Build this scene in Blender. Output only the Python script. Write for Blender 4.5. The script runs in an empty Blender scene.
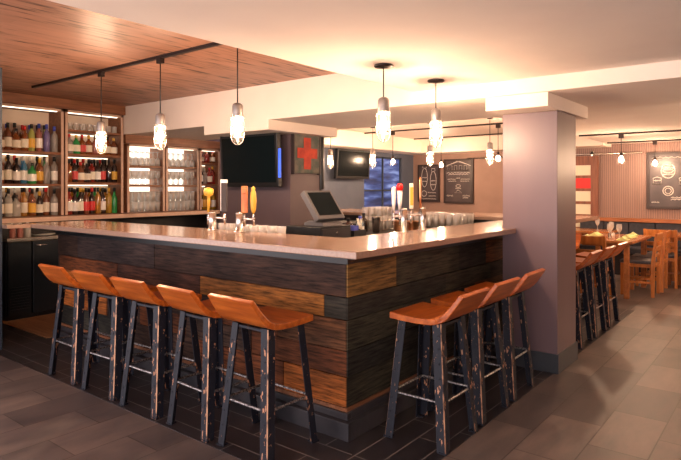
import bpy, math, random
from mathutils import Vector, Matrix
R = random.Random(7)
PI = math.pi
COL = bpy.context.scene.collection

# ---------------------------------------------------------------- materials
def srgb(r, g, b):
    f = lambda c: (c/12.92 if c <= .04045 else ((c+.055)/1.055)**2.4)
    return (f(r/255), f(g/255), f(b/255), 1)

def mat(name, color=(.5,.5,.5,1), rough=.5, metal=0, spec=.5, emit=None, estr=0, trans=0):
    m = bpy.data.materials.new(name); m.use_nodes = True
    b = m.node_tree.nodes['Principled BSDF']
    b.inputs['Base Color'].default_value = color
    b.inputs['Roughness'].default_value = rough
    b.inputs['Metallic'].default_value = metal
    b.inputs['Specular IOR Level'].default_value = spec
    if emit:
        b.inputs['Emission Color'].default_value = emit
        b.inputs['Emission Strength'].default_value = estr
    if trans: b.inputs['Transmission Weight'].default_value = trans
    return m

def nd(m, t, **kw):
    n = m.node_tree.nodes.new(t)
    for k, v in kw.items():
        if k in n.inputs: n.inputs[k].default_value = v
        else: setattr(n, k, v)
    return n
def lk(m, a, ao, b, bi): m.node_tree.links.new(a.outputs[ao], b.inputs[bi])
def bsdf(m): return m.node_tree.nodes['Principled BSDF']
def coords(m, scale=(1,1,1), rot=(0,0,0), kind='Object', loc=(0,0,0)):
    tc = nd(m, 'ShaderNodeTexCoord'); mp = nd(m, 'ShaderNodeMapping')
    mp.inputs['Scale'].default_value = scale; mp.inputs['Rotation'].default_value = rot
    mp.inputs['Location'].default_value = loc
    lk(m, tc, kind, mp, 'Vector'); return mp
def ramp(m, stops):
    r = nd(m, 'ShaderNodeValToRGB'); e = r.color_ramp.elements
    while len(e) < len(stops): e.new(.5)
    for i, (p, c) in enumerate(stops): e[i].position = p; e[i].color = c
    return r
def mixc(m, blend='MIX', fac=.5):
    n = nd(m, 'ShaderNodeMix'); n.data_type = 'RGBA'; n.blend_type = blend
    n.inputs[0].default_value = fac; return n
# RGBA mix sockets: 0 factor, 6 A, 7 B, output 2

def noisy(name, c1, c2, scale=5, rough=.6, sc=(1,1,1), metal=0, detail=4, bump=0, lo=.35, hi=.65, spec=.5):
    m = mat(name, c1, rough, metal, spec)
    mp = coords(m, sc); n = nd(m, 'ShaderNodeTexNoise', Scale=scale, Detail=detail)
    lk(m, mp, 0, n, 'Vector'); r = ramp(m, [(lo, c1), (hi, c2)])
    lk(m, n, 'Fac', r, 0); lk(m, r, 0, bsdf(m), 'Base Color')
    if bump:
        b = nd(m, 'ShaderNodeBump', Strength=bump, Distance=.01)
        lk(m, n, 'Fac', b, 'Height'); lk(m, b, 0, bsdf(m), 'Normal')
    return m

def wood(name, dark, light, axis='x', scale=3, rough=.4, stretch=12):
    s = {'x': (1, stretch, stretch), 'y': (stretch, 1, stretch), 'z': (stretch, stretch, 1)}[axis]
    return noisy(name, dark, light, scale, rough, s, detail=6, bump=.08, lo=.3, hi=.7)

def attr_wood(name):
    """reclaimed boards: each board keeps its own stain in the colour attribute"""
    m = mat(name, rough=.66, spec=.22)
    a = nd(m, 'ShaderNodeVertexColor'); a.layer_name = 'stain'
    mp = coords(m, (1.2, 1.2, 16)); n = nd(m, 'ShaderNodeTexNoise', Scale=4.2, Detail=8, Roughness=.65)
    lk(m, mp, 0, n, 'Vector')
    r = ramp(m, [(.34, (.16,.16,.18,1)), (.5, (.75,.75,.75,1)), (.70, (1.45,1.35,1.2,1))])
    lk(m, n, 'Fac', r, 0)
    x = mixc(m, 'MULTIPLY', 1); lk(m, a, 'Color', x, 6); lk(m, r, 0, x, 7)
    mp2 = coords(m, (1,1,2)); n2 = nd(m, 'ShaderNodeTexNoise', Scale=2.2, Detail=3)
    lk(m, mp2, 0, n2, 'Vector'); r2 = ramp(m, [(.35, (.6,.6,.62,1)), (.65, (1.35,1.3,1.25,1))]); lk(m, n2, 'Fac', r2, 0)
    y = mixc(m, 'MULTIPLY', 1); lk(m, x, 2, y, 6); lk(m, r2, 0, y, 7)
    lk(m, y, 2, bsdf(m), 'Base Color')
    b = nd(m, 'ShaderNodeBump', Strength=.35, Distance=.006); lk(m, n, 'Fac', b, 'Height'); lk(m, b, 0, bsdf(m), 'Normal')
    return m

def tile(name, c1, c2, mortar, w, h, rotz=0, rough=.45, msize=.004, off=.5, var=.0, spec=.5):
    m = mat(name, c1, rough, spec=spec)
    mp = coords(m, (1,1,1), (0,0,rotz)); br = nd(m, 'ShaderNodeTexBrick')
    br.offset = off; br.inputs['Color1'].default_value = c1; br.inputs['Color2'].default_value = c2
    br.inputs['Mortar'].default_value = mortar; br.inputs['Scale'].default_value = 1
    br.inputs['Mortar Size'].default_value = msize; br.inputs['Brick Width'].default_value = w
    br.inputs['Row Height'].default_value = h; br.inputs['Mortar Smooth'].default_value = .1
    lk(m, mp, 0, br, 'Vector')
    mp2 = coords(m, (1,3,1), (0,0,.5)); n = nd(m, 'ShaderNodeTexNoise', Scale=2.2, Detail=7, Roughness=.6); lk(m, mp2, 0, n, 'Vector')
    r = ramp(m, [(.3, (.62,.62,.66,1)), (.7, (1.35,1.25,1.18,1))]); lk(m, n, 'Fac', r, 0)
    x = mixc(m, 'MULTIPLY', 1); lk(m, br, 'Color', x, 6); lk(m, r, 0, x, 7); lk(m, x, 2, bsdf(m), 'Base Color')
    b = nd(m, 'ShaderNodeBump', Strength=.25, Distance=.003, invert=True); lk(m, br, 'Fac', b, 'Height'); lk(m, b, 0, bsdf(m), 'Normal')
    rr = nd(m, 'ShaderNodeMapRange'); rr.inputs['To Min'].default_value = rough-.08; rr.inputs['To Max'].default_value = rough+.12
    lk(m, n, 'Fac', rr, 'Value'); lk(m, rr, 0, bsdf(m), 'Roughness')
    return m

def thin_glass(name, tint=(1,1,1,1), glossy=.12, body=0.0, bodycol=(1,1,1,1)):
    m = bpy.data.materials.new(name); m.use_nodes = True; t = m.node_tree
    for n in list(t.nodes): t.nodes.remove(n)
    o = t.nodes.new('ShaderNodeOutputMaterial'); tr = t.nodes.new('ShaderNodeBsdfTransparent'); tr.inputs[0].default_value = tint
    gl = t.nodes.new('ShaderNodeBsdfGlossy'); gl.inputs['Roughness'].default_value = .06
    lw = t.nodes.new('ShaderNodeLayerWeight'); lw.inputs[0].default_value = .35
    mr = t.nodes.new('ShaderNodeMapRange'); mr.inputs['To Min'].default_value = glossy*.4; mr.inputs['To Max'].default_value = min(1, glossy*3.5)
    t.links.new(lw.outputs['Facing'], mr.inputs['Value'])
    mx = t.nodes.new('ShaderNodeMixShader'); t.links.new(mr.outputs[0], mx.inputs[0]); t.links.new(tr.outputs[0], mx.inputs[1]); t.links.new(gl.outputs[0], mx.inputs[2])
    last = mx
    if body:
        df = t.nodes.new('ShaderNodeBsdfDiffuse'); df.inputs[0].default_value = bodycol
        m2 = t.nodes.new('ShaderNodeMixShader'); m2.inputs[0].default_value = body
        t.links.new(mx.outputs[0], m2.inputs[1]); t.links.new(df.outputs[0], m2.inputs[2]); last = m2
    t.links.new(last.outputs[0], o.inputs[0]); return m

WARM = (1.0, .66, .36, 1)
M = {}
M['ceil'] = noisy('painted_ceiling', (.82,.73,.665,1), (.86,.77,.70,1), 2, .9)
M['soffit'] = noisy('painted_soffit', (.84,.73,.64,1), (.88,.77,.68,1), 2, .85)
M['peach'] = noisy('painted_beam', (.66,.52,.45,1), (.70,.56,.48,1), 2, .55)
M['column'] = noisy('column_paint', (.150,.098,.108,1), (.17,.112,.122,1), 3, .38, (1,1,.2))
M['mauve'] = noisy('mauve_wall', (.115,.080,.092,1), (.135,.095,.105,1), 3, .5)
M['blue'] = noisy('slate_blue_wall', (.095,.115,.165,1), (.12,.14,.19,1), 3, .6)
M['tan'] = noisy('tan_wall', (.30,.19,.15,1), (.35,.22,.175,1), 3, .7)
M['darkblue'] = noisy('dark_blue_post', (.03,.045,.065,1), (.045,.06,.085,1), 3, .5)
M['cream'] = noisy('cream_back_panel', (.75,.62,.50,1), (.82,.70,.58,1), 4, .7)
M['base'] = mat('dark_baseboard', (.045,.05,.06,1), .4)
M['black'] = mat('black_plastic', (.008,.009,.011,1), .35)
M['blackgloss'] = mat('black_screen', (.005,.009,.011,1), .16, spec=.15)
M['bronze'] = mat('dark_bronze', (.03,.02,.018,1), .4, .6)
M['steel'] = mat('brushed_steel', (.62,.58,.54,1), .25, 1)
M['chrome'] = mat('chrome', (.8,.76,.72,1), .12, 1)
M['copper'] = mat('copper', (.75,.33,.16,1), .3, 1)
M['dark_cabinet'] = noisy('dark_cabinet', (.02,.018,.02,1), (.03,.027,.03,1), 3, .35)
M['fridge'] = mat('fridge_black', (.01,.014,.02,1), .28)
M['shelfwood'] = wood('shelf_wood', (.15,.055,.025,1), (.30,.12,.055,1), 'x', 3, .45)
M['shelfedge'] = noisy('pale_shelf_trim', (.55,.36,.27,1), (.65,.44,.33,1), 8, .5)
M['seat'] = wood('stool_seat_wood', (.32,.062,.009,1), (.60,.155,.022,1), 'x', 4, .30, 7)
M['chairwood'] = wood('chair_wood', (.36,.115,.025,1), (.58,.21,.05,1), 'z', 4, .35, 8)
M['tablewood'] = wood('table_wood', (.28,.10,.035,1), (.44,.17,.06,1), 'x', 3, .25, 9)
M['railwood'] = wood('bench_rail_wood', (.25,.075,.02,1), (.42,.14,.04,1), 'y', 3, .35, 9)
M['doorwood'] = wood('barn_door_wood', (.13,.04,.02,1), (.26,.085,.04,1), 'z', 3, .5, 8)
M['plaster_white'] = mat('white_panel', (.78,.72,.55,1), .5)
M['red'] = mat('red_panel', (.75,.012,.012,1), .5)
M['cushion'] = noisy('grey_cushion', (.06,.055,.065,1), (.09,.08,.09,1), 30, .6)
M['navy'] = noisy('navy_bench', (.02,.022,.035,1), (.035,.035,.05,1), 20, .6)
M['boards'] = attr_wood('reclaimed_boards')
M['rung'] = noisy('twisted_steel', (.06,.06,.07,1), (.50,.47,.46,1), 90, .35, metal=.8, detail=2)
M['napkin'] = mat('green_napkin', (.62,.66,.30,1), .8)
M['glassware'] = thin_glass('glassware', (.97,.96,.95,1), .34, .28, (1,.96,.92,1))
M['lampglass'] = thin_glass('lamp_glass', (.98,.97,.95,1), .07, .006, (1,.95,.88,1))
M['chalk'] = noisy('chalk', (.55,.50,.46,1), (.8,.76,.7,1), 60, .9)
M['board'] = noisy('chalkboard', (.055,.042,.045,1), (.085,.065,.065,1), 5, .4, detail=5)
M['boardframe'] = mat('dark_board_frame', (.035,.022,.02,1), .5)
M['cord'] = mat('black_cord', (.012,.01,.01,1), .6)
M['pewter'] = noisy('cast_pewter', (.26,.23,.21,1), (.36,.32,.30,1), 20, .4, metal=.5)
M['paper'] = mat('paper', (.80,.74,.62,1), .7)
M['yellow'] = mat('mustard', (.75,.42,.05,1), .45)
M['white'] = mat('white_gloss', (.85,.82,.78,1), .3)
M['taporange'] = noisy('orange_tap_wood', (.45,.12,.03,1), (.72,.26,.07,1), 30, .4, (1,1,.2))
M['greenpaint'] = noisy('weathered_green', (.07,.10,.085,1), (.20,.17,.14,1), 9, .8, detail=8)
M['crossred'] = noisy('weathered_red', (.42,.03,.015,1), (.62,.06,.02,1), 12, .7, detail=8)
M['brownfloor'] = wood('brown_wood_floor', (.20,.09,.04,1), (.34,.16,.07,1), 'y', 3, .5)
M['bulb'] = mat('hot_bulb', (1,.9,.7,1), .4, emit=(1,.66,.43,1), estr=300)
M['led'] = mat('added_led_strip', (1,.9,.7,1), .4, emit=(1,.82,.62,1), estr=1.3)
M['blue_reflection'] = mat('blue_reflection_glow', (.02,.06,.4,1), .4, emit=(.02,.12,.9,1), estr=.5)

M['added_glow'] = mat('added_glow_panel', (.8,.75,.68,1), .5, emit=(1,.86,.70,1), estr=.8)  # glow added to the glass shelf backs in place of bright reflections
# counter top: glossy warm quartz
m = noisy('quartz_counter', (.34,.215,.155,1), (.40,.26,.19,1), 60, .15, detail=5, spec=.6); M['counter'] = m
# stained plank ceiling with dark grain streaks
m = mat('plank_ceiling', rough=.45)
mp = coords(m, (1,1,1)); br = nd(m, 'ShaderNodeTexBrick'); br.offset = .37
for k, v in {'Color1': (.34,.165,.105,1), 'Color2': (.40,.20,.13,1), 'Mortar': (.31,.15,.09,1), 'Scale': 1, 'Mortar Size': .002, 'Brick Width': 1.6, 'Row Height': .10}.items(): br.inputs[k].default_value = v
lk(m, mp, 0, br, 'Vector')
mp2 = coords(m, (1.5, 13, 1)); n = nd(m, 'ShaderNodeTexNoise', Scale=2.2, Detail=4, Roughness=.5); lk(m, mp2, 0, n, 'Vector')
r = ramp(m, [(.33, (.12,.09,.07,1)), (.40, (.62,.57,.52,1)), (.46, (1,1,1,1)), (.75, (1.2,1.15,1.1,1))]); lk(m, n, 'Fac', r, 0)
x = mixc(m, 'MULTIPLY', 1); lk(m, br, 'Color', x, 6); lk(m, r, 0, x, 7); lk(m, x, 2, bsdf(m), 'Base Color'); M['plank_ceiling'] = m
# ribbed wall panel
m = mat('ribbed_panel', (.36,.215,.18,1), .6)
mp = coords(m, (1,1,1)); w = nd(m, 'ShaderNodeTexWave', Scale=9.0, Distortion=0); w.bands_direction = 'Y'; lk(m, mp, 0, w, 'Vector')
r = ramp(m, [(.0, (.20,.125,.105,1)), (.4, (.29,.18,.15,1)), (1, (.32,.20,.165,1))]); lk(m, w, 'Fac', r, 0); lk(m, r, 0, bsdf(m), 'Base Color')
b = nd(m, 'ShaderNodeBump', Strength=.6, Distance=.01); lk(m, w, 'Fac', b, 'Height'); lk(m, b, 0, bsdf(m), 'Normal'); M['ribbed'] = m
# worn metal legs
m = mat('worn_black_steel', (.03,.033,.045,1), .5, 0, .3)
mp = coords(m, (1,1,.45), kind='Object'); n = nd(m, 'ShaderNodeTexNoise', Scale=48, Detail=3, Roughness=.5); lk(m, mp, 0, n, 'Vector')
r = ramp(m, [(.0, (.010,.012,.020,1)), (.635, (.014,.016,.026,1)), (.66, (.42,.19,.10,1)), (1, (.85,.6,.45,1))]); lk(m, n, 'Fac', r, 0); lk(m, r, 0, bsdf(m), 'Base Color'); M['leg'] = m
M['legedge'] = noisy('worn_edge', (.03,.025,.03,1), (.60,.33,.20,1), 22, .45, (1,1,.6), metal=.4, detail=3, lo=.36, hi=.52)
M['floor'] = tile('slate_tiles', (.185,.15,.135,1), (.09,.077,.077,1), (.07,.056,.05,1), .62, .305, 0, .42)
M['dtileY'] = tile('dark_plank_tiles_long', (.036,.030,.033,1), (.022,.020,.024,1), (.20,.18,.175,1), .62, .155, PI/2, .36, .0034, off=.33)
M['dtileX'] = tile('dark_plank_tiles_cross', (.036,.030,.033,1), (.022,.020,.024,1), (.20,.18,.175,1), .62, .155, 0, .36, .0034, off=.33)
M['kerbtile'] = noisy('kerb_tile', (.020,.020,.026,1), (.045,.040,.046,1), 6, .4)
# dusk window pane
m = mat('dusk_pane', (.03,.04,.09,1), .12)
mp = coords(m, (.5,1,3)); n = nd(m, 'ShaderNodeTexNoise', Scale=3.0, Detail=3); lk(m, mp, 0, n, 'Vector')
r = ramp(m, [(.40, (.015,.02,.06,1)), (.55, (.06,.09,.26,1)), (.70, (.32,.40,.75,1))]); lk(m, n, 'Fac', r, 0)
lk(m, r, 0, bsdf(m), 'Emission Color'); bsdf(m).inputs['Emission Strength'].default_value = .35; M['dusk'] = m

# ---------------------------------------------------------------- mesh tools
class MB:
    def __init__(s): s.v = []; s.f = []; s.mi = []; s.c = []; s.sm = []
    def add(s, vs, fs, mi=0, col=(1,1,1,1), smooth=False):
        o = len(s.v); s.v += [tuple(v) for v in vs]
        for f in fs: s.f.append([o+i for i in f]); s.mi.append(mi); s.c.append(col); s.sm.append(smooth)
        return s
    def box(s, x0, x1, y0, y1, z0, z1, mi=0, col=(1,1,1,1), M4=None):
        vs = [Vector((x,y,z)) for x in (x0,x1) for y in (y0,y1) for z in (z0,z1)]
        if M4: vs = [M4 @ v for v in vs]
        return s.add(vs, [(0,1,3,2),(4,6,7,5),(0,4,5,1),(2,3,7,6),(0,2,6,4),(1,5,7,3)], mi, col)
    def prism(s, poly, z0, z1, mi=0, col=(1,1,1,1)):
        n = len(poly); vs = [(x,y,z0) for x,y in poly] + [(x,y,z1) for x,y in poly]
        fs = [tuple(range(n-1,-1,-1)), tuple(range(n,2*n))] + [(i,(i+1)%n,n+(i+1)%n,n+i) for i in range(n)]
        return s.add(vs, fs, mi, col)
    def extr(s, prof, x0, x1, mi=0, M4=None):
        """profile of (y, z) points pulled along x"""
        n = len(prof); vs = [Vector((x0,y,z)) for y,z in prof] + [Vector((x1,y,z)) for y,z in prof]
        if M4: vs = [M4 @ v for v in vs]
        fs = [tuple(range(n)), tuple(range(2*n-1,n-1,-1))] + [(i,n+i,n+(i+1)%n,(i+1)%n) for i in range(n)]
        return s.add(vs, fs, mi)
    def lathe(s, prof, seg=12, c=(0,0,0), mi=0, M4=None):
        vs = []
        for r, z in prof:
            for k in range(seg):
                a = 2*PI*k/seg; vs.append(Vector((c[0]+r*math.cos(a), c[1]+r*math.sin(a), c[2]+z)))
        if M4: vs = [M4 @ v for v in vs]
        fs = [(i*seg+k, i*seg+(k+1)%seg, (i+1)*seg+(k+1)%seg, (i+1)*seg+k) for i in range(len(prof)-1) for k in range(seg)]
        if prof[0][0] > 1e-4: fs.append(tuple(range(seg-1,-1,-1)))
        if prof[-1][0] > 1e-4 and not getattr(s, 'open', False): fs.append(tuple((len(prof)-1)*seg+k for k in range(seg)))
        return s.add(vs, fs, mi, smooth=True)
    def tube(s, pts, r=.005, seg=6, mi=0, closed=False):
        pts = [Vector(p) for p in pts]; n = len(pts); rings = []
        for i, p in enumerate(pts):
            a = pts[i-1] if (i or closed) else p; b = pts[(i+1) % n] if (i < n-1 or closed) else p
            d = (b-a).normalized(); u = d.cross(Vector((0,0,1)))
            if u.length < .05: u = d.cross(Vector((1,0,0)))
            u.normalize(); w = d.cross(u); rr = r[i] if isinstance(r, (list,tuple)) else r
            rings.append([p + rr*(math.cos(2*PI*k/seg)*u + math.sin(2*PI*k/seg)*w) for k in range(seg)])
        vs = [q for g in rings for q in g]
        m_ = n if closed else n-1
        fs = [(i*seg+k, i*seg+(k+1)%seg, ((i+1)%n)*seg+(k+1)%seg, ((i+1)%n)*seg+k) for i in range(m_) for k in range(seg)]
        if not closed: fs += [tuple(range(seg-1,-1,-1)), tuple((n-1)*seg+k for k in range(seg))]
        return s.add(vs, fs, mi, smooth=True)
    def mesh(s, name, mats):
        me = bpy.data.meshes.new(name); me.from_pydata(s.v, [], s.f)
        if not isinstance(mats, (list, tuple)): mats = [mats]
        for q in mats: me.materials.append(q)
        for p, mi, sm in zip(me.polygons, s.mi, s.sm): p.material_index = mi; p.use_smooth = sm
        if any(c != (1,1,1,1) for c in s.c):
            ca = me.color_attributes.new('stain', 'FLOAT_COLOR', 'CORNER'); i = 0
            for p, c in zip(me.polygons, s.c):
                for _ in range(p.loop_total): ca.data[i].color = c; i += 1
        me.validate(); me.update()
        import bmesh
        bm = bmesh.new(); bm.from_mesh(me); bmesh.ops.recalc_face_normals(bm, faces=bm.faces); bm.to_mesh(me); bm.free()
        return me

def link(name, me, parent=None, loc=(0,0,0), bevel=0):
    o = bpy.data.objects.new(name, me); COL.objects.link(o); o.location = loc
    if parent: o.parent = parent
    if bevel:
        b = o.modifiers.new('bevel', 'BEVEL'); b.width = bevel; b.segments = 2; b.limit_method = 'ANGLE'
    return o
def part(name, mb, mats, parent, bevel=0): return link(name, mb.mesh(name, mats), parent, bevel=bevel)
def tag(o, label=None, cat=None, group=None, kind=None):
    if label: o['label'] = label
    if cat: o['category'] = cat
    if group: o['group'] = group
    if kind: o['kind'] = kind
    return o
def thing(name, label, cat, loc=(0,0,0), rz=0, group=None):
    o = bpy.data.objects.new(name, None); COL.objects.link(o); o.location = loc; o.rotation_euler = (0,0,rz)
    o.empty_display_size = .1
    return tag(o, label, cat, group)
def dup(root, loc, rz=None, label=None, group=None, parent=None):
    c = root.copy(); COL.objects.link(c); c.location = loc
    if rz is not None: c.rotation_euler = (0,0,rz)
    if label: c['label'] = label
    if group: c['group'] = group
    for ch in list(root.children):
        k = ch.copy(); COL.objects.link(k); k.parent = c
        for g in list(ch.children):
            h = g.copy(); COL.objects.link(h); h.parent = k
    return c
def struct(name, mb, mats, bevel=0, parent=None, label=None):
    o = part(name, mb, mats, parent, bevel)
    if not parent: o['kind'] = 'structure'
    if label: o['label'] = label
    return o
def solid(name, label, cat, mb, mats, loc=(0,0,0), bevel=0, group=None, rz=0):
    o = link(name, mb.mesh(name, mats), None, loc, bevel); o.rotation_euler = (0,0,rz)
    return tag(o, label, cat, group)
ORD = ['first','second','third','fourth','fifth','sixth','seventh','eighth','ninth','tenth','eleventh','twelfth']

# ---------------------------------------------------------------- the setting
ZW, ZB, ZP, ZR, ZF = 2.258, 2.149, 2.517, 2.415, 2.20
struct('floor', MB().box(-2.5, 11.0, -4.0, 7.5, -.1, 0), M['floor'], label='brown slate tile floor')
g = MB(); g.prism([(2.076,1.473),(7.45,1.473),(7.45,6.5),(7.103,6.5)], 0, .003, 0)
g.prism([(2.076,1.473),(7.103,6.5),(7.103,7.3),(2.076,7.3)], 0, .003, 1)
struct('floor', g, [M['dtileX'], M['dtileY']], label='dark plank tile floor zone around the bar')
struct('floor', MB().box(2.58, 3.6, 5.62, 7.3, .003, .012), M['brownfloor'], label='brown floor strip behind the bar')
struct('ceiling', MB().box(-2.5, 4.204, -4.0, 2.537, ZW, 2.62), M['ceil'], label='white dropped ceiling')
struct('ceiling', MB().box(-2.5, 4.204, 2.537, 7.3, ZP, 2.62), M['plank_ceiling'], label='stained plank ceiling over the bar stools')
struct('trim_1', MB().box(4.205, 5.49, -4.0, 7.3, ZB, 2.62, 0), M['soffit'], label='wide painted ceiling beam')
struct('trim_2', MB().box(4.195, 5.33, 4.254, 5.29, 2.046, ZB), M['soffit'])
struct('ceiling', MB().box(5.49, 10.8, 2.5, 6.5, ZR, 2.62), M['peach'], label='recessed ceiling over the back bar')
struct('trim_3', MB().box(10.24, 10.8, 2.5, 6.5, ZB, ZR).box(5.49, 10.24, 5.98, 6.5, ZB, ZR), M['soffit'])
struct('ceiling', MB().box(5.49, 10.8, -4.0, 2.5, ZF, 2.62), M['ceil'], label='flat ceiling over the dining tables')
struct('wall_back', MB().box(10.8, 10.95, -4.0, 3.9, 0, 2.62), M['ribbed'])
struct('wall_back', MB().box(10.8, 10.95, 3.9, 6.5, 0, 2.62), M['tan'])
struct('wall_light_block', MB().box(-2.5, 10.95, -4.15, -4.0, 0, 2.62), M['tan'])  # unseen wall added to cut world light from this side
g = MB(); WX0, WX1, WZ0, WZ1 = 8.98, 10.35, 1.02, 2.06
g.box(5.81, WX0, 6.5, 6.65, 0, 2.62).box(WX1, 10.95, 6.5, 6.65, 0, 2.62).box(WX0, WX1, 6.5, 6.65, 0, WZ0).box(WX0, WX1, 6.5, 6.65, WZ1, 2.62)
struct('wall_left', g, M['blue'])
win = struct('window_1', MB().box(WX0, WX1, 6.56, 6.58, WZ0, WZ1), M['dusk'], label='window onto the blue dusk street')
g = MB()
for z in (WZ0, WZ0+.35, WZ1-.03): g.box(WX0, WX1, 6.53, 6.56, z, z+.03)
for x in (WX0, WX0+.68, WX1-.03): g.box(x, x+.03, 6.53, 6.56, WZ0, WZ1)
part('window_frame', g, M['darkblue'], win)
struct('wall_shelves', MB().box(2.2, 5.96, 7.32, 7.45, 0, 2.62).box(5.84, 5.96, 6.65, 7.32, 0, 2.62), M['mauve'])
struct('wall_end', MB().box(1.2, 2.16, 5.55, 7.45, .003, 2.515), M['darkblue'])
struct('wall_pier', MB().box(4.70, 5.20, 4.42, 5.62, .003, ZB), M['mauve'], label='mauve pier carrying the television')
col = struct('wall_column', MB().box(4.547, 5.03, 1.442, 1.885, .003, 2.047), M['column'], label='square mauve column at the bar corner', bevel=.004)
struct('trim_4', MB().box(4.25, 5.29, 1.415, 1.90, 2.047, ZB), M['soffit'], label='cream block capping the column')
struct('baseboard_column', MB().box(4.535, 4.547, 1.430, 1.885, .003, .15).box(4.547, 5.03, 1.430, 1.442, .003, .15).box(5.03, 5.042, 1.430, 1.885, .003, .15), M['base'])
# wall paint step in the plank ceiling area: header boards above the shelf units
struct('trim_5', MB().box(2.2, 4.204, 6.93, 7.32, 2.40, ZP), M['shelfwood'])
struct('trim_6', MB().box(4.206, 5.84, 6.93, 7.32, 2.03, ZB), M['shelfwood'])

# ---------------------------------------------------------------- bar
bar = thing('bar_counter', 'U-shaped bar base clad in reclaimed planks of mixed brown and grey', 'bar', (2.64, 2.037, 0))
def rows_clad(rows, length, axis, end=0):
    """planks in rows; rows = [(z0, z1, [(len, colour), ...])]"""
    g = MB()
    for z0, z1, segs in rows:
        a = 0
        for L, c in segs:
            b = min(a+L, length); d = R.uniform(0, .008)
            v = R.uniform(.9, 1.1); cc = (c[0]*v, c[1]*v, c[2]*v, 1)
            if axis == 'y': g.box(-.0-d, .022, a+.002, b-.002, z0+.0028, z1-.0028, col=cc)
            else: g.box(a+.002, b-.002, -.0-d, .022, z0+.0028, z1-.0028, col=cc)
            a = b
            if a >= length: break
    return g
DK=(.060,.033,.025); PB=(.082,.036,.025); GD=(.34,.14,.035); OR=(.42,.13,.03); BR=(.16,.052,.021); GN=(.058,.052,.036); GB=(.040,.037,.031); MB_=(.14,.062,.03); TN=(.30,.17,.055)
Z = [.169,.346,.4965,.676,.808,1.005]
rl = [(Z[4],Z[5],[(1.9,DK),(1.2,(.05,.034,.033)),(.5,DK),(9,PB)]),
      (Z[3],Z[4],[(.17,GB),(1.17,GD),(1.1,PB),(1.0,BR),(9,DK)]),
      (Z[2],Z[3],[(.55,MB_),(.6,BR),(.9,DK),(.6,OR),(.45,BR),(.5,OR),(9,DK)]),
      (Z[1],Z[2],[(.8,BR),(.7,(.07,.04,.03)),(.6,BR),(.5,DK),(.5,OR),(9,OR)]),
      (Z[0],Z[1],[(.5,OR),(.9,BR),(1.0,DK),(.6,GB),(9,GB)])]
part('plank_cladding', rows_clad(rl, 3.47, 'y'), M['boards'], bar)
rr = [(Z[4],Z[5],[(.52,TN),(.9,GN),(.5,GB),(.9,BR),(9,DK)]),
      (Z[3],Z[4],[(1.2,GB),(.8,GN),(9,DK)]),
      (Z[2],Z[3],[(.6,GN),(1.1,GB),(.8,MB_),(9,DK)]),
      (Z[1],Z[2],[(1.0,GB),(.9,GN),(9,GB)]),
      (Z[0],Z[1],[(.7,GN),(1.0,GB),(9,GB)])]
part('plank_cladding', rows_clad(rr, 4.10, 'x'), M['boards'], bar)
# carcass behind the planks, all three legs
g = MB(); g.box(.024, .30, .024, 3.46, .003, 1.07); g.box(.30, 4.10, .024, .28, .003, 1.07); g.box(3.55, 4.10, .28, 3.9, .003, 1.07)
part('carcass', g, M['dark_cabinet'], bar)
g = MB(); g.box(-.004, .022, -.004, 3.47, .145, .167); g.box(.022, 4.10, -.004, .022, .145, .167)
part('bottom_rail', g, M['shelfwood'], bar)
g = MB(); g.box(-.055, .023, -.055, 3.47, .003, .105); g.box(.023, 4.10, -.055, .023, .003, .105)
g.box(-.02, .023, -.02, 3.47, .105, .145); g.box(.023, 4.10, -.02, .023, .105, .145)
part('tiled_plinth', g, M['kerbtile'], bar, .003)
g = MB(); g.box(-.03, .022, -.03, 3.47, 1.007, 1.07); g.box(.022, 4.10, -.03, .022, 1.007, 1.07)
part('shade_strip', g, M['black'], bar)  # black strip stands in for the shaded recess under the worktop
ct = [(2.368,1.765),(4.530,1.765),(4.530,1.90),(5.048,1.90),(5.048,1.765),(7.05,1.765),(7.05,5.9),(6.12,5.9),(6.12,2.33),(3.0,2.33),(3.0,5.6),(2.368,5.6)]
top = thing('worktop', 'polished tan quartz worktop running round the bar', 'countertop', (0,0,0))
part('slab', MB().prism(ct, 1.078, 1.116), M['counter'], top, .004)
ins = [(2.40,1.80),(4.52,1.80),(4.52,1.92),(5.06,1.92),(5.06,1.80),(7.02,1.80),(7.02,5.87),(6.15,5.87),(6.15,2.30),(2.97,2.30),(2.97,5.57),(2.40,5.57)]
part('underlay', MB().prism(ins, 1.071, 1.077), M['black'], top)
solid('counter_flap', 'narrow lift-up counter flap joining bar end to dark wall', 'counter flap', MB().box(2.161, 2.367, 5.45, 5.72, 1.082, 1.112), M['counter'], bevel=.003)
# inner speed rail where glasses stand
sr = thing('speed_rail', 'dark steel glass rail along the inside of the left bar leg', 'shelf', (2.945, 2.4, 0))
part('shelf', MB().box(.06, .36, 0, 3.0, .995, 1.015), M['dark_cabinet'], sr)
part('back_support', MB().box(.0, .06, 0, 3.0, .02, 1.02), M['dark_cabinet'], sr)
wr = thing('work_counter', 'low dark work counter inside the right bar leg', 'counter', (3.5, 2.322, 0))
part('top', MB().box(0, 2.55, 0, .50, .985, 1.01), M['dark_cabinet'], wr)
part('cabinet', MB().box(0, 2.55, .02, .44, .003, .985), M['dark_cabinet'], wr)
wb = thing('work_counter', 'low dark work counter along the far bar leg holding pint glasses', 'counter', (5.60, 2.84, 0))
part('top', MB().box(0, .58, 0, 2.7, .985, 1.01), M['dark_cabinet'], wb)
part('cabinet', MB().box(.03, .58, .02, 2.68, .003, .985), M['dark_cabinet'], wb)
isl = thing('bar_island', 'dark cabinet in the middle of the bar carrying the till', 'cabinet', (3.5, 2.95, 0))
part('cabinet', MB().box(0, 1.75, .02, 1.40, .003, .985), M['dark_cabinet'], isl)
part('top', MB().box(-.02, 1.78, 0, 1.44, .985, 1.01), M['dark_cabinet'], isl)

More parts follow.
